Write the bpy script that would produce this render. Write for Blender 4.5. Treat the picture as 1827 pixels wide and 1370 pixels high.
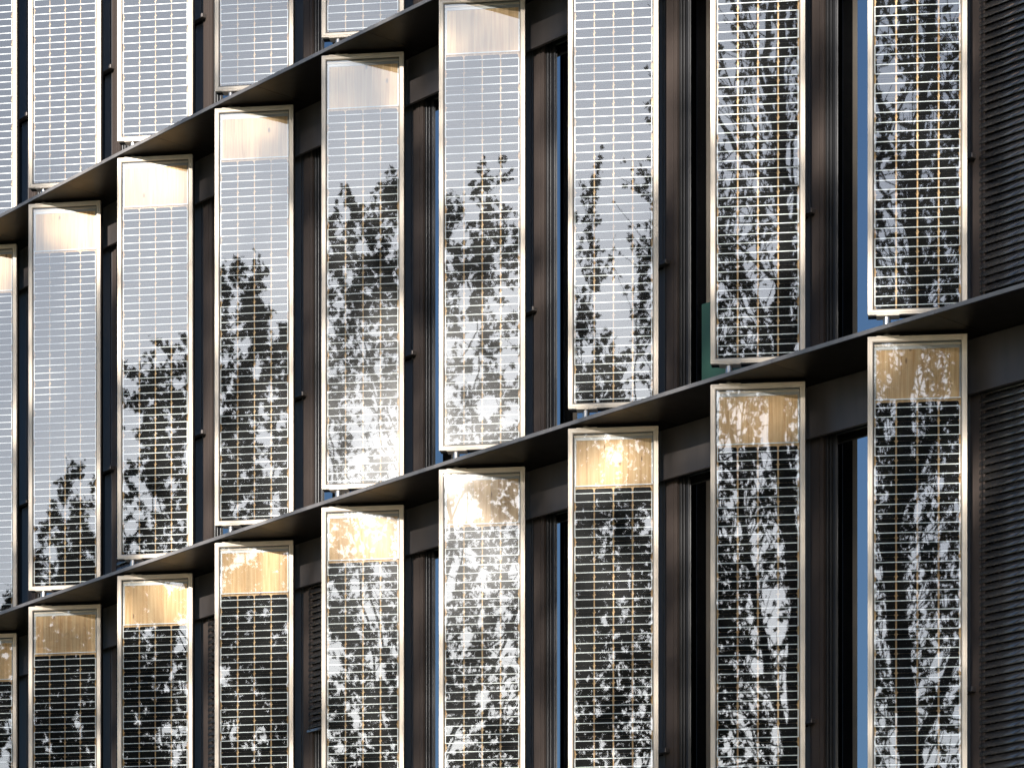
import bpy, math, random
import numpy as np
from math import sin, cos, radians, pi
from mathutils import Vector, Matrix

# ------------------------------------------------------------------ clear
for o in list(bpy.data.objects): bpy.data.objects.remove(o)
scene = bpy.context.scene
col = scene.collection
EYE = 1.6

# ------------------------------------------------------------------ camera (level, rising-front shift lens)
cam_data = bpy.data.cameras.new('camera')
cam = bpy.data.objects.new('camera', cam_data); col.objects.link(cam)
cam.location = (0, 0, EYE); cam.rotation_euler = (radians(90), 0, 0)
cam_data.sensor_fit = 'HORIZONTAL'; cam_data.sensor_width = 36
cam_data.lens = 6000 / 1827 * 36
cam_data.shift_y = (2524.07 - 685) / 1827
cam_data.clip_start = 0.1; cam_data.clip_end = 3000
scene.camera = cam

# ------------------------------------------------------------------ sky, sun, exposure
SUN_DIR = Vector((-0.272, -0.962, 0.283)).normalized()
SUN_EL = math.asin(SUN_DIR.z)
world = bpy.data.worlds.new('World'); scene.world = world; world.use_nodes = True
wn = world.node_tree.nodes; wl = world.node_tree.links
bg = wn['Background']
sky = wn.new('ShaderNodeTexSky'); sky.sky_type = 'NISHITA'; sky.sun_disc = False
sky.sun_elevation = SUN_EL; sky.sun_rotation = math.atan2(SUN_DIR.x, SUN_DIR.y)
sky.air_density = 1.0; sky.dust_density = 1.7; sky.ozone_density = 5.0; sky.altitude = 400
wl.new(sky.outputs[0], bg.inputs[0]); bg.inputs[1].default_value = 0.11
sun_data = bpy.data.lights.new('sun', 'SUN'); sun_data.energy = 5.0; sun_data.angle = radians(0.53)
sun_data.color = (1.0, 0.955, 0.89)
sun = bpy.data.objects.new('sun', sun_data); col.objects.link(sun)
sun.rotation_euler = SUN_DIR.to_track_quat('Z', 'Y').to_euler(); sun.location = SUN_DIR * 80
vs = scene.view_settings
vs.view_transform = 'Standard'; vs.look = 'None'; vs.gamma = 1; vs.use_curve_mapping = False
vs.exposure = 0.72

# ------------------------------------------------------------------ materials
def new_mat(name):
    m = bpy.data.materials.new(name); m.use_nodes = True
    return m, m.node_tree.nodes, m.node_tree.links, m.node_tree.nodes['Principled BSDF']

def metal(name, rgb, rough, metallic=0.0, spec=0.5, var=0.12, bump=0.0, scale=(9, 9, 1.2)):
    m, n, l, b = new_mat(name)
    tc = n.new('ShaderNodeTexCoord'); mp = n.new('ShaderNodeMapping'); mp.inputs['Scale'].default_value = scale
    oi = n.new('ShaderNodeObjectInfo'); add = n.new('ShaderNodeVectorMath')
    mul = n.new('ShaderNodeMath'); mul.operation = 'MULTIPLY'; mul.inputs[1].default_value = 37.0
    l.new(oi.outputs['Random'], mul.inputs[0])
    l.new(tc.outputs['Object'], mp.inputs[0]); l.new(mp.outputs[0], add.inputs[0]); l.new(mul.outputs[0], add.inputs[1])
    nz = n.new('ShaderNodeTexNoise'); nz.inputs['Scale'].default_value = 1.0; nz.inputs['Detail'].default_value = 6
    l.new(add.outputs[0], nz.inputs['Vector'])
    hsv = n.new('ShaderNodeHueSaturation'); hsv.inputs['Color'].default_value = (*rgb, 1)
    mr = n.new('ShaderNodeMapRange'); mr.inputs[1].default_value = 0.25; mr.inputs[2].default_value = 0.75
    mr.inputs[3].default_value = 1 - var; mr.inputs[4].default_value = 1 + var
    l.new(nz.outputs[0], mr.inputs[0]); l.new(mr.outputs[0], hsv.inputs['Value']); l.new(hsv.outputs[0], b.inputs['Base Color'])
    mr2 = n.new('ShaderNodeMapRange'); mr2.inputs[3].default_value = rough * 0.85; mr2.inputs[4].default_value = rough * 1.2
    l.new(nz.outputs[0], mr2.inputs[0]); l.new(mr2.outputs[0], b.inputs['Roughness'])
    b.inputs['Metallic'].default_value = metallic; b.inputs['Specular IOR Level'].default_value = spec
    return m

M = {}
M['frame'] = metal('champagne_anodised_metal', (0.68, 0.58, 0.465), 0.45, 0.15, 0.5, 0.11)
M['inner'] = metal('grey_spacer_metal', (0.36, 0.36, 0.35), 0.4, 0.3, 0.5, 0.08)
M['ribbon'] = metal('tinned_copper_ribbon', (0.80, 0.82, 0.80), 0.5, 0.1, 0.5, 0.03)
M['steel'] = metal('brushed_steel', (0.50, 0.46, 0.42), 0.3, 0.9, 0.5, 0.1)
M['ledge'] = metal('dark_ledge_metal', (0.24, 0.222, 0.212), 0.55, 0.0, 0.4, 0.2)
M['brown'] = metal('brown_mullion_metal', (0.062, 0.047, 0.040), 0.55, 0.0, 0.25, 0.10)
M['spandrel'] = metal('brown_grey_spandrel_metal', (0.085, 0.072, 0.066), 0.42, 0.3, 0.5, 0.16)
M['slate'] = metal('slate_grey_metal', (0.115, 0.108, 0.108), 0.45, 0.0, 0.25, 0.14)
M['wframe'] = metal('window_frame_metal', (0.03, 0.029, 0.03), 0.35, 0.2, 0.5, 0.1)
M['black'] = metal('black_gasket', (0.012, 0.012, 0.013), 0.6, 0.0, 0.3, 0.1)
M['soffit_shade'] = metal('soffit_shade_black', (0.007, 0.0050, 0.0040), 0.4, 0.0, 0.18, 0.3)  # shade under the ledges, put into the colour
M['casing'] = metal('black_casing_metal', (0.010, 0.010, 0.011), 0.6, 0.0, 0.15, 0.1)
M['backing'] = metal('matt_black_backing', (0.008, 0.008, 0.008), 1.0, 0.0, 0.0, 0.1)
M['slat'] = metal('bronze_slat_metal', (0.28, 0.26, 0.25), 0.22, 0.8, 0.6, 0.06)
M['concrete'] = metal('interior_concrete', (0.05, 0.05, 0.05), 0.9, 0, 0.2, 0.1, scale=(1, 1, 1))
M['green'] = metal('green_board_paint', (0.02, 0.062, 0.042), 0.5, 0, 0.5, 0.06)

def mat_cell():
    m, n, l, b = new_mat('silicon_cell')
    oi = n.new('ShaderNodeObjectInfo'); cr = n.new('ShaderNodeValToRGB')
    cr.color_ramp.elements[0].color = (0.0018, 0.0018, 0.002, 1); cr.color_ramp.elements[1].color = (0.0032, 0.0035, 0.0042, 1)
    l.new(oi.outputs['Random'], cr.inputs[0]); l.new(cr.outputs[0], b.inputs['Base Color'])
    b.inputs['Roughness'].default_value = 0.5; b.inputs['Specular IOR Level'].default_value = 0.05
    return m
M['cell'] = mat_cell()

def mat_wood():
    m, n, l, b = new_mat('spruce_board')
    tc = n.new('ShaderNodeTexCoord'); oi = n.new('ShaderNodeObjectInfo')
    mul = n.new('ShaderNodeMath'); mul.operation = 'MULTIPLY'; mul.inputs[1].default_value = 91.0
    l.new(oi.outputs['Alpha'], mul.inputs[0])
    off = n.new('ShaderNodeCombineXYZ'); l.new(mul.outputs[0], off.inputs[2])
    add = n.new('ShaderNodeVectorMath'); l.new(tc.outputs['Object'], add.inputs[0]); l.new(off.outputs[0], add.inputs[1])
    # plank index from x : staves 0.14 m wide
    sep = n.new('ShaderNodeSeparateXYZ'); l.new(add.outputs[0], sep.inputs[0])
    dv = n.new('ShaderNodeMath'); dv.operation = 'DIVIDE'; dv.inputs[1].default_value = 0.137; l.new(sep.outputs[0], dv.inputs[0])
    fl = n.new('ShaderNodeMath'); fl.operation = 'FLOOR'; l.new(dv.outputs[0], fl.inputs[0])
    fr = n.new('ShaderNodeMath'); fr.operation = 'FRACT'; l.new(dv.outputs[0], fr.inputs[0])
    cz = n.new('ShaderNodeCombineXYZ'); l.new(fl.outputs[0], cz.inputs[0]); l.new(mul.outputs[0], cz.inputs[1])
    wno = n.new('ShaderNodeTexWhiteNoise'); wno.noise_dimensions = '3D'; l.new(cz.outputs[0], wno.inputs[0])
    sc = n.new('ShaderNodeVectorMath'); sc.operation = 'SCALE'; sc.inputs['Scale'].default_value = 7.0
    l.new(wno.outputs['Color'], sc.inputs[0])
    add2 = n.new('ShaderNodeVectorMath'); l.new(add.outputs[0], add2.inputs[0]); l.new(sc.outputs[0], add2.inputs[1])
    mp = n.new('ShaderNodeMapping'); mp.inputs['Scale'].default_value = (55, 55, 2.2); l.new(add2.outputs[0], mp.inputs[0])
    gr = n.new('ShaderNodeTexNoise'); gr.inputs['Scale'].default_value = 1; gr.inputs['Detail'].default_value = 5
    gr.inputs['Distortion'].default_value = 0.6; l.new(mp.outputs[0], gr.inputs['Vector'])
    cr = n.new('ShaderNodeValToRGB'); e = cr.color_ramp.elements
    e[0].position = 0.30; e[0].color = (0.66, 0.37, 0.15, 1); e[1].position = 0.68; e[1].color = (0.90, 0.63, 0.34, 1)
    l.new(gr.outputs[0], cr.inputs[0])
    # knots
    mp2 = n.new('ShaderNodeMapping'); mp2.inputs['Scale'].default_value = (9, 9, 4.5); l.new(add2.outputs[0], mp2.inputs[0])
    vo = n.new('ShaderNodeTexVoronoi'); vo.inputs['Scale'].default_value = 1.0; vo.inputs['Randomness'].default_value = 1; l.new(mp2.outputs[0], vo.inputs['Vector'])
    kr = n.new('ShaderNodeMapRange'); kr.inputs[1].default_value = 0.06; kr.inputs[2].default_value = 0.13
    kr.inputs[3].default_value = 0.75; kr.inputs[4].default_value = 0.0; l.new(vo.outputs['Distance'], kr.inputs[0])
    mx = n.new('ShaderNodeMix'); mx.data_type = 'RGBA'; mx.inputs[7].default_value = (0.16, 0.065, 0.025, 1)
    l.new(kr.outputs[0], mx.inputs[0]); l.new(cr.outputs[0], mx.inputs[6])
    hs = n.new('ShaderNodeHueSaturation'); vr = n.new('ShaderNodeMapRange'); vr.inputs[3].default_value = 0.82; vr.inputs[4].default_value = 1.15
    l.new(wno.outputs['Value'], vr.inputs[0]); l.new(vr.outputs[0], hs.inputs['Value']); l.new(mx.outputs[2], hs.inputs['Color'])
    # seams between staves
    sm = n.new('ShaderNodeMapRange'); sm.inputs[1].default_value = 0.0; sm.inputs[2].default_value = 0.02; sm.inputs[3].default_value = 0.6; sm.inputs[4].default_value = 1
    l.new(fr.outputs[0], sm.inputs[0])
    mm = n.new('ShaderNodeMix'); mm.data_type = 'RGBA'; mm.blend_type = 'MULTIPLY'; mm.inputs[0].default_value = 1
    l.new(hs.outputs[0], mm.inputs[6]); l.new(sm.outputs[0], mm.inputs[7]); l.new(mm.outputs[2], b.inputs['Base Color'])
    b.inputs['Roughness'].default_value = 0.6
    return m
M['wood'] = mat_wood()

def mat_glass(name, refl, rough, tint, bump, fres=0.0, haze=0.0):
    """thin pane: a mirror-like coat over a clear sheet"""
    m, n, l, b = new_mat(name); n.remove(b)
    out = n['Material Output']
    tr = n.new('ShaderNodeBsdfTransparent'); tr.inputs[0].default_value = (*tint, 1)
    gl = n.new('ShaderNodeBsdfGlossy'); gl.inputs['Roughness'].default_value = rough; gl.inputs[0].default_value = (1, 1, 1, 1)
    g2 = n.new('ShaderNodeBsdfGlossy'); g2.inputs['Roughness'].default_value = 0.13     # film of dust on the glass
    gm = n.new('ShaderNodeMixShader'); gm.inputs[0].default_value = haze
    l.new(gl.outputs[0], gm.inputs[1]); l.new(g2.outputs[0], gm.inputs[2])
    mix = n.new('ShaderNodeMixShader')
    if fres:
        lw = n.new('ShaderNodeFresnel'); lw.inputs[0].default_value = fres
        l.new(lw.outputs[0], mix.inputs[0])
    else:
        mix.inputs[0].default_value = refl
    l.new(tr.outputs[0], mix.inputs[1]); l.new(gm.outputs[0], mix.inputs[2]); l.new(mix.outputs[0], out.inputs[0])
    if bump:
        tc = n.new('ShaderNodeTexCoord'); nz = n.new('ShaderNodeTexNoise'); nz.inputs['Scale'].default_value = 5.0; nz.inputs['Detail'].default_value = 1
        oi = n.new('ShaderNodeObjectInfo'); ad = n.new('ShaderNodeVectorMath')
        l.new(tc.outputs['Object'], ad.inputs[0]); mu = n.new('ShaderNodeMath'); mu.operation = 'MULTIPLY'; mu.inputs[1].default_value = 53
        l.new(oi.outputs['Random'], mu.inputs[0]); l.new(mu.outputs[0], ad.inputs[1]); l.new(ad.outputs[0], nz.inputs['Vector'])
        bp = n.new('ShaderNodeBump'); bp.inputs['Strength'].default_value = 1.0; bp.inputs['Distance'].default_value = bump
        l.new(nz.outputs[0], bp.inputs['Height']); l.new(bp.outputs[0], gl.inputs['Normal'])
    return m
M['pane'] = mat_glass('solar_pane_glass', 0.165, 0.010, (0.97, 0.98, 0.97), 0.00006, haze=0.006)
M['winglass'] = mat_glass('coated_window_glass', 0.3, 0.004, (0.15, 0.16, 0.165), 0.0, fres=6.0)

def mat_leaf(name, c0, c1):
    m, n, l, b = new_mat(name); out = n['Material Output']
    ge = n.new('ShaderNodeNewGeometry'); cr = n.new('ShaderNodeValToRGB')
    cr.color_ramp.elements[0].color = (*c0, 1); cr.color_ramp.elements[1].color = (*c1, 1)
    l.new(ge.outputs['Random Per Island'], cr.inputs[0]); l.new(cr.outputs[0], b.inputs['Base Color'])
    b.inputs['Roughness'].default_value = 0.6
    tr = n.new('ShaderNodeBsdfTranslucent'); l.new(cr.outputs[0], tr.inputs[0])
    mx = n.new('ShaderNodeMixShader'); mx.inputs[0].default_value = 0.15
    l.new(b.outputs[0], mx.inputs[1]); l.new(tr.outputs[0], mx.inputs[2]); l.new(mx.outputs[0], out.inputs[0])
    return m
M['leaf'] = mat_leaf('autumn_leaf', (0.030, 0.034, 0.012), (0.070, 0.055, 0.016))
M['bark'] = metal('bark', (0.055, 0.045, 0.036), 0.9, 0, 0.2, 0.35, scale=(6, 6, 1.5))

def mat_ground():
    m, n, l, b = new_mat('park_grass')
    tc = n.new('ShaderNodeTexCoord'); nz = n.new('ShaderNodeTexNoise'); nz.inputs['Scale'].default_value = 0.6; nz.inputs['Detail'].default_value = 10
    l.new(tc.outputs['Object'], nz.inputs['Vector']); cr = n.new('ShaderNodeValToRGB')
    cr.color_ramp.elements[0].color = (0.03, 0.05, 0.015, 1); cr.color_ramp.elements[1].color = (0.10, 0.11, 0.04, 1)
    l.new(nz.outputs[0], cr.inputs[0]); l.new(cr.outputs[0], b.inputs['Base Color']); b.inputs['Roughness'].default_value = 0.95
    return m
M['grass'] = mat_ground()
M['paving'] = metal('grey_paving', (0.22, 0.21, 0.20), 0.85, 0, 0.3, 0.15, scale=(2, 2, 2))

# ------------------------------------------------------------------ mesh helpers
class MB:
    def __init__(s): s.v = []; s.f = []
    def box(s, x0, x1, y0, y1, z0, z1):
        k = len(s.v)
        s.v += [(x0, y0, z0), (x1, y0, z0), (x1, y1, z0), (x0, y1, z0), (x0, y0, z1), (x1, y0, z1), (x1, y1, z1), (x0, y1, z1)]
        s.f += [(k, k+3, k+2, k+1), (k+4, k+5, k+6, k+7), (k, k+1, k+5, k+4), (k+1, k+2, k+6, k+5), (k+2, k+3, k+7, k+6), (k+3, k, k+4, k+7)]
        return s
    def prism(s, pts, z0, z1):
        k = len(s.v); n = len(pts)
        s.v += [(x, y, z0) for x, y in pts] + [(x, y, z1) for x, y in pts]
        s.f += [tuple(range(k+n-1, k-1, -1)), tuple(range(k+n, k+2*n))]
        s.f += [(k+i, k+(i+1) % n, k+n+(i+1) % n, k+n+i) for i in range(n)]
        return s
    def cyl(s, cx, cy, r, z0, z1, n=20):
        return s.prism([(cx+r*cos(2*pi*i/n), cy+r*sin(2*pi*i/n)) for i in range(n)], z0, z1)
    def mesh(s, name, mat, bevel=0.0):
        me = bpy.data.meshes.new(name); me.from_pydata(s.v, [], s.f); me.materials.append(M[mat]); me.validate(); me.update()
        if bevel:
            import bmesh
            bm = bmesh.new(); bm.from_mesh(me)
            bmesh.ops.bevel(bm, geom=bm.edges[:], offset=bevel, segments=1, affect='EDGES', clamp_overlap=True)
            bm.to_mesh(me); bm.free()
        return me

def link(name, me, parent=None, mat4=None):
    o = bpy.data.objects.new(name, me); col.objects.link(o)
    if parent: o.parent = parent
    if mat4 is not None: o.matrix_local = mat4
    return o
def tag(o, label=None, cat=None, group=None, kind=None):
    if label: o['label'] = label
    if cat: o['category'] = cat
    if group: o['group'] = group
    if kind: o['kind'] = kind
    return o

# ------------------------------------------------------------------ layout of the curved facade
P, PHI, DEL = 1.45948, 0.80502, 0.010641       # bay pitch, heading at pivot nine, turn per bay
PSI, EPS = 0.10498, 0.006541                   # turn of the panels
H = 3.645                                      # storey height
ZB = 7.38 + EYE                                # top of the lower ledge
LT = 0.032                                     # ledge thickness
PB, PT = 7.476 + EYE, 10.972 + EYE             # bottom and top of a panel of the middle storey
pos = {9: (2.55123, 22.89035)}
for i in range(8, -4, -1):
    a = PHI + DEL * (9 - i - .5); x, y = pos[i+1]; pos[i] = (x - P*cos(a), y + P*sin(a))
for i in range(10, 15):
    a = PHI + DEL * (9 - i + .5); x, y = pos[i-1]; pos[i] = (x + P*cos(a), y - P*sin(a))
BAYS = range(-2, 13)
STOREYS = (0, 1, 2)            # 0 above the upper ledge, 1 between the ledges, 2 below the lower ledge
def ledge_z(s): return ZB + (1 - s) * H        # top of the ledge a storey stands on
def bay_mat(i):
    a = math.atan2(pos[i+1][1]-pos[i][1], pos[i+1][0]-pos[i][0])
    return Matrix.Translation((pos[i][0], pos[i][1], 0)) @ Matrix.Rotation(a, 4, 'Z')
def offset_pt(i, v):
    a = PHI + DEL * (9 - i)
    return Vector((pos[i][0] + v*sin(a), pos[i][1] + v*cos(a)))

# ------------------------------------------------------------------ ground
g = MB().box(-400, 400, -400, 400, -0.5, 0).mesh('ground', 'grass'); tag(link('ground', g), kind='structure')
pv = MB(); pts = [tuple(offset_pt(i, -6)) for i in BAYS] + [tuple(offset_pt(i, 0.9)) for i in reversed(BAYS)]
pv.prism(pts, 0.004, 0.012); tag(link('pavement', pv.mesh('pavement', 'paving')), kind='structure')

# ------------------------------------------------------------------ building
bld = bpy.data.objects.new('office_building', None); col.objects.link(bld); bld.location = (0, 0, 0)
tag(bld, 'dark metal office building with curved facade, thin projecting ledges and tall windows', 'building')

# ledge plates, one per bay, bent at the pivot between two bays
UJ = 0.50
for z in [ledge_z(s) for s in (-1, 0, 1, 2)]:
    for i in range(-2, 12):
        A = bay_mat(i); B = bay_mat(i+1)
        def w(Mx, u, v): q = Mx @ Vector((u, v, 0)); return (q.x, q.y)
        f0 = w(A, UJ + 0.0015, -0.11); f1 = tuple(offset_pt(i+1, -0.11)); f2 = w(B, UJ - 0.0015, -0.11)
        b2 = w(B, UJ - 0.0015, 0.70); b1 = tuple(offset_pt(i+1, 0.70)); b0 = w(A, UJ + 0.0015, 0.70)
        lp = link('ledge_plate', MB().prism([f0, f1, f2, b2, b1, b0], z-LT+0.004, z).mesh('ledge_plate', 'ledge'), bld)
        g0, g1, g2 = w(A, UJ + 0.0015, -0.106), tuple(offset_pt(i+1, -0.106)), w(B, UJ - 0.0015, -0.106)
        link('soffit_shade_sheet', MB().prism([g0, g1, g2, b2, b1, b0], z-LT, z-LT+0.003).mesh('soffit_shade_sheet', 'soffit_shade'), lp)  # added near-black sheet, paints the shade on the ledge's underside
# floor slabs, core and roof
def band(v0, v1, z0, z1, m, name, lo=-2, hi=12):
    pts = [tuple(offset_pt(i, v0)) for i in range(lo, hi+1)] + [tuple(offset_pt(i, v1)) for i in range(hi, lo-1, -1)]
    return link(name, MB().prism(pts, z0, z1).mesh(name, m), bld)
for s in (-1, 0, 1, 2):
    z = ledge_z(s)
    band(0.703, 6.0, z-0.33, z-0.004, 'concrete', 'floor_slab')
band(6.0, 6.3, 0, ledge_z(-1), 'concrete', 'core_wall')
band(0.80, 1.0, 0.0, ledge_z(2)-0.34, 'concrete', 'lobby_wall')
for i in (-2, 12):
    q0, q1 = offset_pt(i, 0.72), offset_pt(i, 6.0); d = (q1-q0).normalized(); nrm = Vector((d.y, -d.x))*0.1
    link('end_wall', MB().prism([tuple(q0-nrm), tuple(q0+nrm), tuple(q1+nrm), tuple(q1-nrm)], 0, ledge_z(-1)-0.34).mesh('end_wall', 'spandrel'), bld)

# window wall, one mesh per kind of piece, copied to every bay and storey (local: u along, v inwards, z from the ledge)
ZS = H - LT - 0.375            # underside of the spandrel above the ledge
ZB1 = 1.25                     # transom bar height
FL0 = 1.30 - P                 # flap starts in the previous bay's tail
kinds = []
def piece(name, mb, m, bevel=0.0): kinds.append((name, mb.mesh(name, m, bevel)))
top = H - LT - 0.003
piece('spandrel_panel', MB().box(0.322, P + FL0 + 0.008, 0.47, 0.50, ZS, top), 'spandrel', 0.002)
piece('spandrel_flap', MB().box(FL0 + 0.02, 0.316, 0.475, 0.50, ZS + 0.004, top), 'slate', 0.002)
piece('blind_box', MB().box(FL0 + 0.02, P + FL0 + 0.015, 0.503, 0.515, ZS + 0.05, top), 'black')
piece('upper_flap', MB().box(FL0, 0.262, 0.545, 0.575, ZB1, top), 'slate', 0.002)
piece('flap_trim', MB().box(0.265, 0.283, 0.549, 0.575, 0.003, top), 'slate', 0.0015)
piece('lower_flap', MB().box(0.150, 0.262, 0.560, 0.585, 0.003, ZB1 - 0.04), 'slate', 0.002)
piece('niche_back', MB().box(FL0, 0.150, 0.655, 0.675, 0.003, ZB1), 'black')
piece('transom_bar', MB().box(0.100, 0.346, 0.490, 0.543, ZB1 - 0.036, ZB1 - 0.002), 'spandrel', 0.003)
piece('mullion', MB().box(0.287, 0.331, 0.547, 0.66, 0.002, top).box(0.3335, 0.377, 0.538, 0.66, 0.002, top).box(0.379, 0.414, 0.541, 0.66, 0.002, top), 'brown', 0.001)
piece('window_frame', MB().box(0.417, 0.440, 0.562, 0.66, 0.002, top).box(0.445, 0.460, 0.574, 0.66, 0.002, top).box(0.464, 0.492, 0.586, 0.66, 0.002, top)
      .box(1.15, 1.20, 0.586, 0.66, 0.002, top).box(0.492, 1.15, 0.586, 0.66, 0.002, 0.03).box(0.492, 1.15, 0.586, 0.66, ZS + 0.02, ZS + 0.09), 'wframe', 0.002)
piece('window_pane', MB().box(0.492, 1.15, 0.600, 0.606, 0.03, ZS + 0.02), 'winglass')
piece('mullion', MB().box(1.20, 1.26, 0.545, 0.66, 0.002, top).box(1.264, P + FL0 - 0.004, 0.551, 0.66, 0.002, top), 'brown', 0.002)
for s in STOREYS:
    for i in range(-2, 12):
        mt = Matrix.Translation((0, 0, ledge_z(s))) @ bay_mat(i)
        for name, me in kinds:
            link(name, me, bld, mt)

# ------------------------------------------------------------------ solar panels
W0, W1 = -0.1293, 0.5408                 # left and right edge from the pivot
F = -0.0407                              # front face of the frame
D = 0.105                                # depth of the frame
HT = PT - PB
FW = 0.037
panel_parts = []
# frame members: an extruded profile with mitred ends
prof = [(0, 0), (0.009, 0), (0.0095, 0.004), (0.0125, 0.004), (0.013, 0.0005), (0.030, 0.0005), (FW, 0.006), (FW, 0.030), (0.030, 0.030), (0.030, 0.034), (0, 0.034)]
def member(p0, p1, inward, name):
    # p0,p1 outer corners (x,z); profile a = inward distance, b = depth
    p0, p1, inn = Vector(p0), Vector(p1), Vector(inward); d = (p1-p0).normalized()
    mb = MB(); n = len(prof)
    for a, b in prof:
        q = p0 + inn*a + d*(a + 0.0004); mb.v.append((q.x, F + b, q.y))
    for a, b in prof:
        q = p1 + inn*a - d*(a + 0.0004); mb.v.append((q.x, F + b, q.y))
    mb.f += [tuple(range(n)), tuple(range(2*n-1, n-1, -1))]
    mb.f += [(i, n+i, n+(i+1) % n, (i+1) % n) for i in range(n)]
    me = mb.mesh(name, 'frame')
    import bmesh
    bm = bmesh.new(); bm.from_mesh(me); bmesh.ops.recalc_face_normals(bm, faces=bm.faces[:]); bm.to_mesh(me); bm.free()
    panel_parts.append((name, me))
member((W0, 0), (W0, HT), (1, 0), 'frame_stile'); member((W1, 0), (W1, HT), (-1, 0), 'frame_stile')
member((W0, HT), (W1, HT), (0, -1), 'frame_rail'); member((W0, 0), (W1, 0), (0, 1), 'frame_rail')
cb = MB(); c0, c1 = F + 0.0345, F + D
cb.box(W0 + 0.003, W0 + 0.030, c0, c1, 0.003, HT - 0.003).box(W1 - 0.030, W1 - 0.003, c0, c1, 0.003, HT - 0.003)
cb.box(W0 + 0.0302, W1 - 0.0302, c0, c1, 0.003, 0.030).box(W0 + 0.0302, W1 - 0.0302, c0, c1, HT - 0.030, HT - 0.003)
panel_parts.append(('casing', cb.mesh('casing', 'casing')))
YG = F + 0.010                            # face of the glass
YC = YG + 0.006                           # cells behind it
YW = YC + 0.015                           # timber behind the cells
panel_parts.append(('timber_board', MB().box(W0 + 0.031, W1 - 0.031, YW, YW + 0.02, 0.031, HT - 0.031).mesh('timber_board', 'wood')))
panel_parts.append(('back_sheet', MB().box(W0 + 0.031, W1 - 0.031, YW + 0.021, YW + 0.024, 0.031, HT - 0.031).mesh('back_sheet', 'backing')))
xa, xb = W0 + FW + 0.001, W1 - FW - 0.001
HWD = 0.446                               # top of the cell field below the panel's top
panel_parts.append(('spacer_bar', MB().box(xa, xb, YW - 0.004, YW - 0.0015, HT - FW - 0.046, HT - FW).mesh('spacer_bar', 'inner')))
panel_parts.append(('spacer_bar', MB().box(xa, xb, YW - 0.008, YW - 0.0045, HT - FW - 0.024, HT - FW - 0.010).mesh('spacer_bar', 'frame', 0.001)))
panel_parts.append(('spacer_bar', MB().box(xa, xa + 0.020, YW - 0.004, YW - 0.0015, HT - HWD + 0.03, HT - FW - 0.047).mesh('spacer_bar', 'inner')))
panel_parts.append(('spacer_bar', MB().box(xb - 0.015, xb, YW - 0.004, YW - 0.0015, HT - HWD + 0.03, HT - FW - 0.047).mesh('spacer_bar', 'inner')))
# cell
CW, CH, PX, PZ, NR = 0.1312, 0.1303, 0.1432, 0.13125, 23
def cell_mesh():
    pts = []; r = 0.012
    for cx, cz, a0 in ((CW/2-r, CH/2-r, 0), (-CW/2+r, CH/2-r, 90), (-CW/2+r, -CH/2+r, 180), (CW/2-r, -CH/2+r, 270)):
        for k in range(4): a = radians(a0 + 30*k); pts.append((cx + r*cos(a), cz + r*sin(a)))
    mb = MB(); n = len(pts)
    mb.v = [(x, 0, z) for x, z in pts] + [(x, 0.0004, z) for x, z in pts]
    mb.f = [tuple(range(n-1, -1, -1)), tuple(range(n, 2*n))] + [(i, (i+1) % n, n+(i+1) % n, n+i) for i in range(n)]
    return mb.mesh('cell', 'cell')
CELL = cell_mesh()
xc = (W0 + W1) / 2
zc0 = HT - HWD - CH/2
cell_spots = [(xc + (c - 1.5) * PX, zc0 - r * PZ) for r in range(NR) for c in range(4)]
# ribbons
rb = MB(); yr0, yr1 = YC - 0.0022, YC - 0.0008
xl, xr = xc - 1.5*PX - CW/2, xc + 1.5*PX + CW/2
bz = lambda r, k: zc0 - r*PZ + CH * (0.235 if k == 0 else -0.245)
for r in range(NR):
    for k in (0, 1): rb.box(xl - 0.003, xr + 0.003, yr0, yr1, bz(r, k) - 0.003, bz(r, k) + 0.003)
for r in range(0, NR, 2):
    r2 = min(r+1, NR-1)
    rb.box(xr + 0.003, xr + 0.009, yr0, yr1, bz(r2, 1) - 0.002, bz(r, 0) + 0.002)
for r in range(-1, NR, 2):
    z1 = bz(r, 0) + 0.002 if r >= 0 else HT - HWD + 0.018; z0 = bz(min(r+1, NR-1), 1) - 0.002
    rb.box(xl - 0.009, xl - 0.003, yr0, yr1, z0, z1)
rb.box(xl - 0.009, xr + 0.012, yr0, yr1, HT - HWD + 0.018, HT - HWD + 0.025)
panel_parts.append(('busbar_ribbons', rb.mesh('busbar_ribbons', 'ribbon')))
panel_parts.append(('glass_pane', MB().box(xa, xb, YG, YG + 0.003, FW + 0.001, HT - FW - 0.001).mesh('glass_pane', 'pane')))
# keep only the front sheet of the pane
def sheet(me):
    import bmesh
    bm = bmesh.new(); bm.from_mesh(me); bm.faces.ensure_lookup_table()
    bmesh.ops.delete(bm, geom=[f for f in bm.faces if f.calc_center_median().y > YG + 0.0005], context='FACES'); bm.to_mesh(me); bm.free()
sheet(panel_parts[-1][1])
gk = MB()
for x0, x1, z0, z1 in ((xa, xa+0.004, FW+0.002, HT-FW-0.002), (xb-0.003, xb, FW+0.002, HT-FW-0.002), (xa+0.004, xb-0.003, HT-FW-0.005, HT-FW-0.002), (xa+0.004, xb-0.003, FW+0.002, FW+0.005)):
    gk.box(x0, x1, YG-0.002, YG+0.0015, z0, z1)
panel_parts.append(('gasket', gk.mesh('gasket', 'black')))
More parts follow.
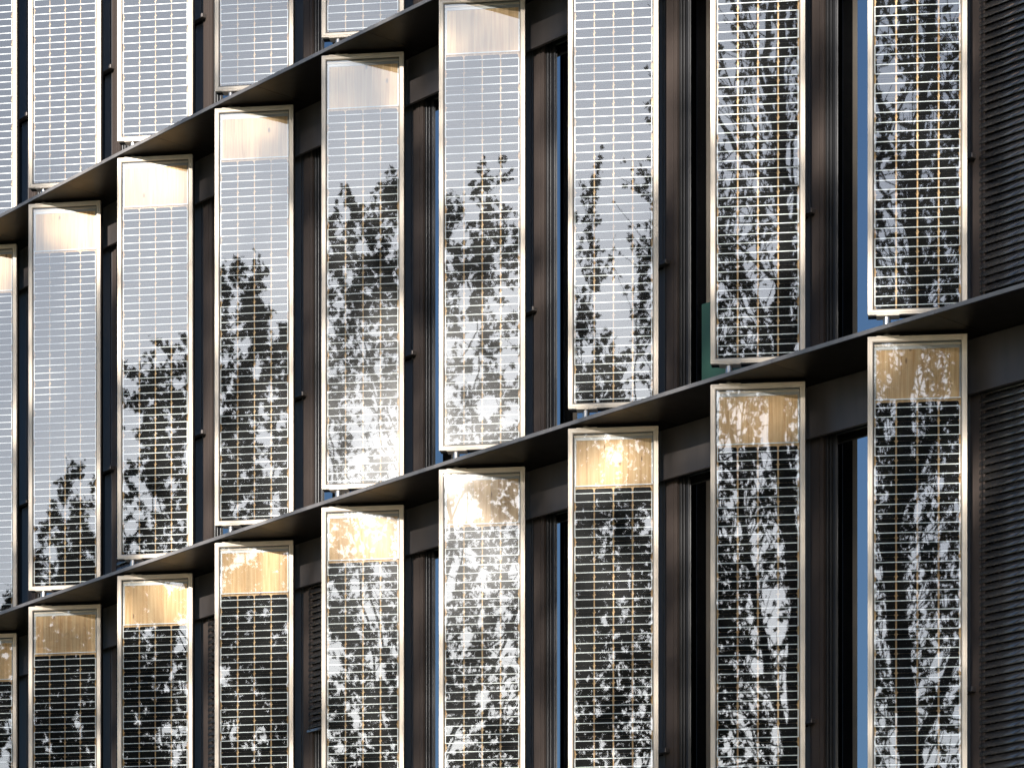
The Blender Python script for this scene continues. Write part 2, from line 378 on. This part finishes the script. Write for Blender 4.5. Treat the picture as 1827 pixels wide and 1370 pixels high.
# pivots
pin_lo = MB().cyl(0, 0, 0.026, -(PB - ZB), -0.006).cyl(0, 0, 0.045, -(PB - ZB), -(PB - ZB) + 0.006)
panel_parts.append(('pivot_pin', pin_lo.mesh('pivot_pin', 'steel')))
gap = (ZB + H - LT) - PT
panel_parts.append(('pivot_pin', MB().cyl(0, 0, 0.024, HT + 0.005, HT + gap).mesh('pivot_pin', 'steel')))
panel_parts.append(('pivot_plate', MB().box(-0.07, 0.085, F + 0.002, 0.055, -0.0065, -0.0005).mesh('pivot_plate', 'frame', 0.001)))
panel_parts.append(('pivot_plate', MB().box(-0.07, 0.085, F + 0.002, 0.055, HT + 0.0005, HT + 0.0065).mesh('pivot_plate', 'frame', 0.001)))

ORD = {9: 'next to', 8: 'second from', 7: 'third from', 6: 'fourth from', 5: 'fifth from', 4: 'sixth from', 3: 'seventh from', 2: 'eighth from', 1: 'ninth from'}
ROWS = {0: 'above the upper ledge', 1: 'between the ledges', 2: 'below the lower ledge'}
LOOK = {(1, 1): 'plain sky', (1, 2): 'a low treetop', (1, 3): 'a rising treetop', (1, 4): 'sky above leaves',
        (1, 5): 'treetop and glare', (1, 6): 'treetop and glare', (1, 7): 'sparse twigs', (1, 8): 'dense branches', (1, 9): 'dense branches', (2, 9): 'forked limbs'}
def panel_label(s, i):
    look = LOOK.get((s, i), 'pale sky' if s == 0 else 'dark foliage')
    return f'solar panel reflecting {look}, {ORD[i]} the broad blind, {ROWS[s]}'
for s in STOREYS:
    for i in (range(1, 6) if s == 0 else range(1, 10)):
        root = bpy.data.objects.new('solar_panel', None); col.objects.link(root)
        rng = random.Random(100*s + i)
        root.location = (pos[i][0], pos[i][1], PB + (1 - s)*H)
        root.rotation_euler = (0, 0, -(PSI + EPS*(9 - i)) + radians(rng.uniform(-0.18, 0.18)))
        tag(root, panel_label(s, i), 'solar panel', 'pivoting solar panels on the facade')
        for name, me in panel_parts:
            o = link(name, me, root)
            if name == 'busbar_ribbons': o['kind'] = 'stuff'
            if name == 'timber_board': o.color = (1, 1, 1, rng.uniform(0.05, 1.0))
        for (x, z) in cell_spots:
            o = link('cell', CELL, root); o.location = (x, YC, z)

# ------------------------------------------------------------------ blinds
SP, SW = 0.0535, 0.062
def slat_mesh(u0, u1):
    mb = MB(); n = 7; tilt = radians(64)
    for u in (u0, u1):
        for th in (0.0, 0.0012):
            for k in range(n):
                t = k/(n-1) - .5; c = 0.010*(1 - 4*t*t)          # crowned profile
                y, z = t*SW, c - th
                mb.v.append((u, y*cos(tilt) - z*sin(tilt), y*sin(tilt) + z*cos(tilt)))
    N = 2*n
    for k in range(n-1):
        mb.f.append((k, k+1, N+k+1, N+k)); mb.f.append((n+k, N+n+k, N+n+k+1, n+k+1))
    mb.f += [tuple(range(0, n)) + tuple(range(2*n-1, n-1, -1)), tuple(range(N+n-1, N-1, -1)) + tuple(range(N+n, N+2*n))]
    mb.f += [(0, N, N+n, n), (n-1, 2*n-1, N+2*n-1, N+n-1)]
    me = mb.mesh('slat', 'slat')
    import bmesh
    bm = bmesh.new(); bm.from_mesh(me); bmesh.ops.recalc_face_normals(bm, faces=bm.faces[:]); bm.to_mesh(me); bm.free()
    for p in me.polygons: p.use_smooth = len(p.vertices) == 4
    return me
SLAT = slat_mesh(0.372, 1.17)
VB = 0.549
def blind(i, s, zlow, label, group):
    root = bpy.data.objects.new('venetian_blind', None); col.objects.link(root)
    root.matrix_world = Matrix.Translation((0, 0, ledge_z(s))) @ bay_mat(i)
    tag(root, label, 'blind', group)
    n = int((ZS + 0.02 - zlow - 0.03) / SP); rng = random.Random(i*7 + s)
    for k in range(n):
        o = link('slat', SLAT, root); o.location = (0, VB, ZS + 0.02 - k*SP); o.rotation_euler = (radians(rng.uniform(-1.5, 1.5)), 0, 0)
    zl = ZS + 0.02 - n*SP
    link('bottom_rail', MB().box(0.368, 1.175, VB - 0.03, VB + 0.03, zl - 0.012, zl + 0.012).mesh('bottom_rail', 'slat', 0.003), root)
    for u in (0.412, 1.13):
        link('ladder_cord', MB().box(u - 0.0025, u + 0.0025, VB - 0.036, VB - 0.033, zl, ZS + 0.03).mesh('ladder_cord', 'black'), root)
    for u in (0.366, 1.178):
        link('guide_cord', MB().cyl(u, VB, 0.003, 0.004, ZS + 0.04, 8).mesh('guide_cord', 'black'), root)
G = 'outside blinds behind the solar panels'
blind(9, 1, 0.02, 'broad slatted blind beside the solar panels, above the lower ledge', G)
blind(9, 2, 0.02, 'broad slatted blind beside the solar panels, below the lower ledge, its upper slats shaded', G)
blind(4, 2, 1.95, 'half lowered dark slatted blind behind the panels, below the lower ledge', G)
blind(3, 2, 0.02, 'fully lowered slatted blind one bay beyond the half lowered one, below the lower ledge', G)
blind(2, 1, 0.02, 'fully lowered slatted blind beside the eighth panel from the broad blind, between the ledges', G)
blind(2, 2, 0.02, 'fully lowered slatted blind two bays beyond the half lowered one, below the lower ledge', G)

# green board inside a window
gb = bpy.data.objects.new('green_board', MB().box(0.625, 1.14, 0.588, 0.596, 0.032, 0.86).mesh('green_board', 'green', 0.002)); col.objects.link(gb)
gb.matrix_world = Matrix.Translation((0, 0, ledge_z(1))) @ bay_mat(7)
tag(gb, 'dark green board standing against a window on the lower ledge', 'board')

# ------------------------------------------------------------------ trees (they stand behind the photographer and show in the panes)
def grow(seed, trunk, env, natt, step, kill, up, limbs, zstart, maxit=140):
    """space colonisation; trunk = list of points, env(rng)->(n,3) attractors"""
    rng = np.random.default_rng(seed)
    nodes = []; par = []
    for a, b in zip(trunk[:-1], trunk[1:]):
        a, b = np.array(a, float), np.array(b, float); L = np.linalg.norm(b-a); k = max(1, int(L/step))
        for j in range(k):
            nodes.append(a + (b-a)*j/k); par.append(len(nodes)-2)
    nodes.append(np.array(trunk[-1], float)); par.append(len(nodes)-2)
    A = env(rng, natt); N = np.array(nodes)
    for limb in limbs:                               # heavy limbs given by hand, joined to the nearest node so far
        Nn = np.array(nodes); pr = int(np.linalg.norm(Nn - np.array(limb[0]), axis=1).argmin())
        for a, b in zip(limb[:-1], limb[1:]):
            a, b = np.array(a, float), np.array(b, float); L = np.linalg.norm(b-a); k = max(1, int(L/step))
            for j in range(1, k+1):
                nodes.append(a + (b-a)*j/k + rng.normal(0, 0.02, 3)); par.append(pr); pr = len(nodes)-1
    N = np.array(nodes)
    cand = np.where(N[:, 2] > zstart)[0]
    d = np.linalg.norm(A[:, None, :] - N[None, cand, :], axis=2); near = cand[d.argmin(1)]; dist = d.min(1)
    alive = np.ones(len(A), bool); nodes = list(N)
    for it in range(maxit):
        idx = np.where(alive)[0]
        if len(idx) < 5: break
        Nn = np.array(nodes); vec = A[idx] - Nn[near[idx]]; vec /= (np.linalg.norm(vec, axis=1)[:, None] + 1e-9)
        uq, inv = np.unique(near[idx], return_inverse=True)
        S = np.zeros((len(uq), 3)); np.add.at(S, inv, vec)
        S /= (np.linalg.norm(S, axis=1)[:, None] + 1e-9)
        S += rng.normal(0, 0.16, S.shape) + np.array([0, 0, up]); S /= (np.linalg.norm(S, axis=1)[:, None] + 1e-9)
        new = Nn[uq] + S*step; base = len(nodes)
        for q, pr in zip(new, uq): nodes.append(q); par.append(int(pr))
        dd = np.linalg.norm(A[idx][:, None, :] - new[None], axis=2); m = dd.argmin(1); dm = dd.min(1)
        upd = dm < dist[idx]; ii = idx[upd]; near[ii] = base + m[upd]; dist[ii] = dm[upd]
        alive[idx[dist[idx] < kill]] = False
    return np.array(nodes), np.array(par), rng

LEAF2D = np.array([(0, 0), (0.34, 0.18), (0.52, 0.52), (0.24, 0.58), (0.0, 1.0), (-0.24, 0.60), (-0.50, 0.50), (-0.36, 0.16)])
def tubes(name, P0, P1, R0, R1, mat, sides):
    n = len(P0); d = P1 - P0; d /= (np.linalg.norm(d, axis=1)[:, None] + 1e-9)
    ref = np.where(np.abs(d[:, 2:3]) > 0.9, np.array([[1., 0, 0]]), np.array([[0, 0, 1.]]))
    a = np.cross(d, ref); a /= np.linalg.norm(a, axis=1)[:, None]; b = np.cross(d, a)
    an = np.arange(sides)*2*pi/sides
    ring = (np.cos(an)[None, :, None]*a[:, None, :] + np.sin(an)[None, :, None]*b[:, None, :])
    v = np.concatenate([P0[:, None, :] + ring*R0[:, None, None], P1[:, None, :] + ring*R1[:, None, None]], axis=1).reshape(-1, 3)
    k = np.arange(n)[:, None]*2*sides; j = np.arange(sides)[None, :]; j2 = (j+1) % sides
    f = np.stack([k+j, k+j2, k+sides+j2, k+sides+j], axis=2).reshape(-1, 4)
    return v, f
def np_mesh(name, v, loops, size, mat, smooth=False):
    me = bpy.data.meshes.new(name); nf = len(loops)//size
    me.vertices.add(len(v)); me.vertices.foreach_set('co', np.asarray(v, np.float32).ravel())
    me.loops.add(len(loops)); me.loops.foreach_set('vertex_index', np.asarray(loops, np.int32))
    me.polygons.add(nf); me.polygons.foreach_set('loop_start', np.arange(nf, dtype=np.int32)*size)
    me.update(calc_edges=True); me.materials.append(M[mat]); me.validate()
    if smooth: me.polygons.foreach_set('use_smooth', np.ones(nf, bool))
    return me
def tree(label, seed, trunk, env, natt, leaves, leafsize, tipr=0.0065, up=0.12, step=0.33, kill=0.45, twigs=3, limbs=(), zstart=7.5, E=2.2, thin=(), twiglen=1.3, twigup=0.5, twigr=0.85):
    base = np.array(trunk[0], float)
    N, par, rng = grow(seed, trunk, env, natt, step, kill, up, limbs, zstart)
    n = len(N); nch = np.bincount(par[par >= 0], minlength=n)
    acc = np.zeros(n); r = np.zeros(n)
    for i in range(n-1, -1, -1):
        r[i] = tipr if nch[i] == 0 else acc[i]**(1/E)
        if par[i] >= 0: acc[par[i]] += r[i]**E
    has = par >= 0; c = np.where(has)[0]; p = par[c]
    r1 = np.minimum(r[p], r[c]*1.35)
    thick = r[c] > 0.05
    v1, f1 = tubes('t', N[p][thick], N[c][thick], r1[thick], r[c][thick], 'bark', 10)
    v2, f2 = tubes('t', N[p][~thick], N[c][~thick], r1[~thick], r[c][~thick], 'bark', 5)
    # extra twigs at the thin ends
    ends = np.where(r < tipr*1.9)[0]
    S = np.repeat(ends, twigs); dirn = N[S] - N[np.maximum(par[S], 0)]; dirn /= (np.linalg.norm(dirn, axis=1)[:, None] + 1e-9)
    dirn = dirn + rng.normal(0, 0.5, dirn.shape) + np.array([0, 0, twigup]); dirn /= np.linalg.norm(dirn, axis=1)[:, None]
    Lt = rng.uniform(0.18, 0.55, len(S))*twiglen; T1 = N[S] + dirn*Lt[:, None]
    v3, f3 = tubes('t', N[S], T1, np.full(len(S), tipr*twigr), np.full(len(S), tipr*twigr*0.5), 'bark', 3)
    root = bpy.data.objects.new('tree', None); col.objects.link(root); root.location = base
    tag(root, label, 'tree', 'trees opposite the facade')
    V = np.concatenate([v1, v2]) - base; Fc = np.concatenate([f1, f2 + len(v1)])
    link('trunk', np_mesh('trunk', V, Fc.ravel(), 4, 'bark', True), root)
    # leaves sit on twigs in loose bunches
    k = rng.integers(0, len(S), leaves); t = rng.uniform(0.25, 1.05, leaves)
    C = N[S[k]]*(1-t[:, None]) + T1[k]*t[:, None] + rng.normal(0, 0.035, (leaves, 3))
    keep = np.ones(leaves, bool)
    for x, y, z, rr, am in thin:                       # leaves culled around the sun path to let its glare through
        dd = np.linalg.norm(C - np.array([x, y, z + EYE - 1.6]), axis=1); keep &= rng.uniform(0, 1, leaves) > am*np.clip(1.3 - dd/rr, 0, 1)
    C = C[keep]; leaves = len(C)
    sz = leafsize*rng.uniform(0.6, 1.25, leaves)
    # leaf axis droops, width random
    ax = rng.normal(0, 1, (leaves, 3)) + np.array([0, 0, -0.5]); ax /= np.linalg.norm(ax, axis=1)[:, None]
    wd = np.cross(ax, rng.normal(0, 1, (leaves, 3))); wd /= np.linalg.norm(wd, axis=1)[:, None]; nm = np.cross(ax, wd)
    q = LEAF2D.shape[0]; curl = (np.abs(LEAF2D[:, 0])*0.35 + (LEAF2D[:, 1]-.5)**2*0.25)
    V = C[:, None, :] + sz[:, None, None]*(LEAF2D[None, :, 0:1]*wd[:, None, :] + LEAF2D[None, :, 1:2]*ax[:, None, :] + curl[None, :, None]*nm[:, None, :])
    Vl = V.reshape(-1, 3) - base
    cr = link('crown', np_mesh('crown', Vl, np.arange(len(Vl)), q, 'leaf'), root); cr['kind'] = 'stuff'
    tw = link('twigs', np_mesh('twigs', v3 - base, f3.ravel(), 4, 'bark'), root); tw['kind'] = 'stuff'
    return root

def blobs(spec):
    """union of ellipsoids; spec rows: x,y,z,rx,ry,rz,weight (z above the eye)"""
    spec = np.array(spec, float)
    def env(rng, n):
        out = []; wts = spec[:, 6]*spec[:, 3]*spec[:, 4]*spec[:, 5]; wts = wts/wts.sum()
        k = rng.choice(len(spec), n, p=wts); u = rng.normal(0, 1, (n, 3)); u /= np.linalg.norm(u, axis=1)[:, None]
        u *= rng.uniform(0, 1, n)[:, None]**(1/2.6)
        pts = spec[k, 0:3] + u*spec[k, 3:6]; pts[:, 2] += EYE
        return pts
    return env
tree('broad leafy tree whose crown darkens the panes under the sun glare', 11,
     [(-11.0, -7.0, 0), (-10.9, -7.0, 5), (-11.0, -6.9, 9)],
     blobs([(-11.2, -7, 15, 4.4, 3.2, 5.0, 1.1), (-11.2, -7, 20.1, 2.3, 2.2, 3.1, 1.2), (-8.0, -7, 14.5, 2.6, 2.4, 4.2, 1.1), (-8.9, -6.8, 18.8, 1.3, 1.4, 3.7, 1.1), (-10.5, -7, 11, 4.5, 3, 3, 1)]),
     2500, 62000, 0.115, thin=[(-11.3, -7, 18.5, 3.6, 0.8), (-8.6, -7, 15.5, 3.0, 0.6)])
tree('dense leafy tree mirrored in the panes at the far end', 23,
     [(-17.2, -7.5, 0), (-17.0, -7.5, 5), (-17.1, -7.4, 9)],
     blobs([(-16.5, -7.5, 15, 3.6, 2.8, 5.6, 1.1), (-15.3, -7.4, 19.3, 2.0, 1.9, 3.4, 1.1), (-19.7, -7.5, 14.4, 3.0, 2.6, 5.4, 1.1), (-18.0, -7.4, 19.2, 1.6, 1.6, 3.0, 1), (-17.5, -7.5, 11, 4.5, 3, 3, 1)]),
     2600, 85000, 0.115)
tree('lower leafy tree beyond the far end of the panel row', 37,
     [(-23.5, -8.5, 0), (-23.3, -8.5, 5), (-23.4, -8.4, 8)],
     blobs([(-22.6, -8.5, 13.5, 3.4, 2.6, 6.0, 1.1), (-21.3, -8.4, 17.2, 1.8, 1.8, 3.4, 1)]),
     1500, 46000, 0.115)
tree('slender sparse tree with upright twigs', 51,
     [(-6.0, -6.5, 0), (-5.9, -6.5, 6), (-6.0, -6.4, 10)],
     blobs([(-5.6, -6.5, 12.6, 2.3, 1.8, 4.2, 1.6), (-6.3, -6.4, 18.0, 0.45, 0.5, 3.2, 1.3), (-5.5, -6.4, 17.2, 0.4, 0.5, 3.0, 1.3), (-4.6, -6.4, 18.4, 0.6, 0.6, 4.2, 1.4), (-5.4, -6.4, 15.5, 1.6, 1.0, 2.6, 1.2)]),
     1400, 16000, 0.115, up=0.4, tipr=0.0065, twiglen=2.2, twigup=1.0, twigr=1.0)
E_ = EYE
def L(*pts): return [(x, -6.1, z + E_) for x, z in pts]
tree('large tree with heavy forked limbs mirrored beside the broad blind', 64,
     [(0.3, -6.1, 0), (0.2, -6.1, 5), (0.1, -6.1, 9), (0.08, -6.1, 11.6)],
     blobs([(-0.4, -6.2, 18.5, 3.4, 2.4, 8.8, 1.0), (-2.9, -6.2, 18.5, 2.3, 1.9, 8.0, 1.0), (2.4, -6.2, 18, 2.6, 2.2, 8.0, 0.7), (-1.6, -6.0, 25.0, 3.4, 2.2, 4.5, 1.3), (-3.0, -6.1, 10.5, 1.6, 1.4, 3.5, 0.9), (0.2, -6.1, 11.5, 1.6, 1.4, 3.0, 0.8)]),
     3300, 41000, 0.115, up=0.5, tipr=0.009, twigs=3, twiglen=3.2, twigup=1.3, twigr=1.15, E=1.95, zstart=10.5,
     limbs=[L((.08, 10.0), (-.07, 11.5), (-.25, 13.2), (-.33, 13.7), (.0, 14.25), (.27, 14.85), (.72, 15.6), (1.2, 17.5)),
            L((.08, 10.0), (.25, 10.4), (.7, 11.5), (1.1, 12.5), (1.6, 14.5)),
            L((-.25, 13.2), (-.04, 14.8), (-.04, 15.65), (.15, 16.4), (.0, 18.5)),
            L((.1, 8.0), (-1.5, 9.0), (-2.3, 10.4), (-2.75, 12.2), (-3.1, 14.2), (-3.4, 16.5)),
            L((-2.3, 10.4), (-2.2, 13.0), (-2.6, 16), (-2.5, 18.5))])
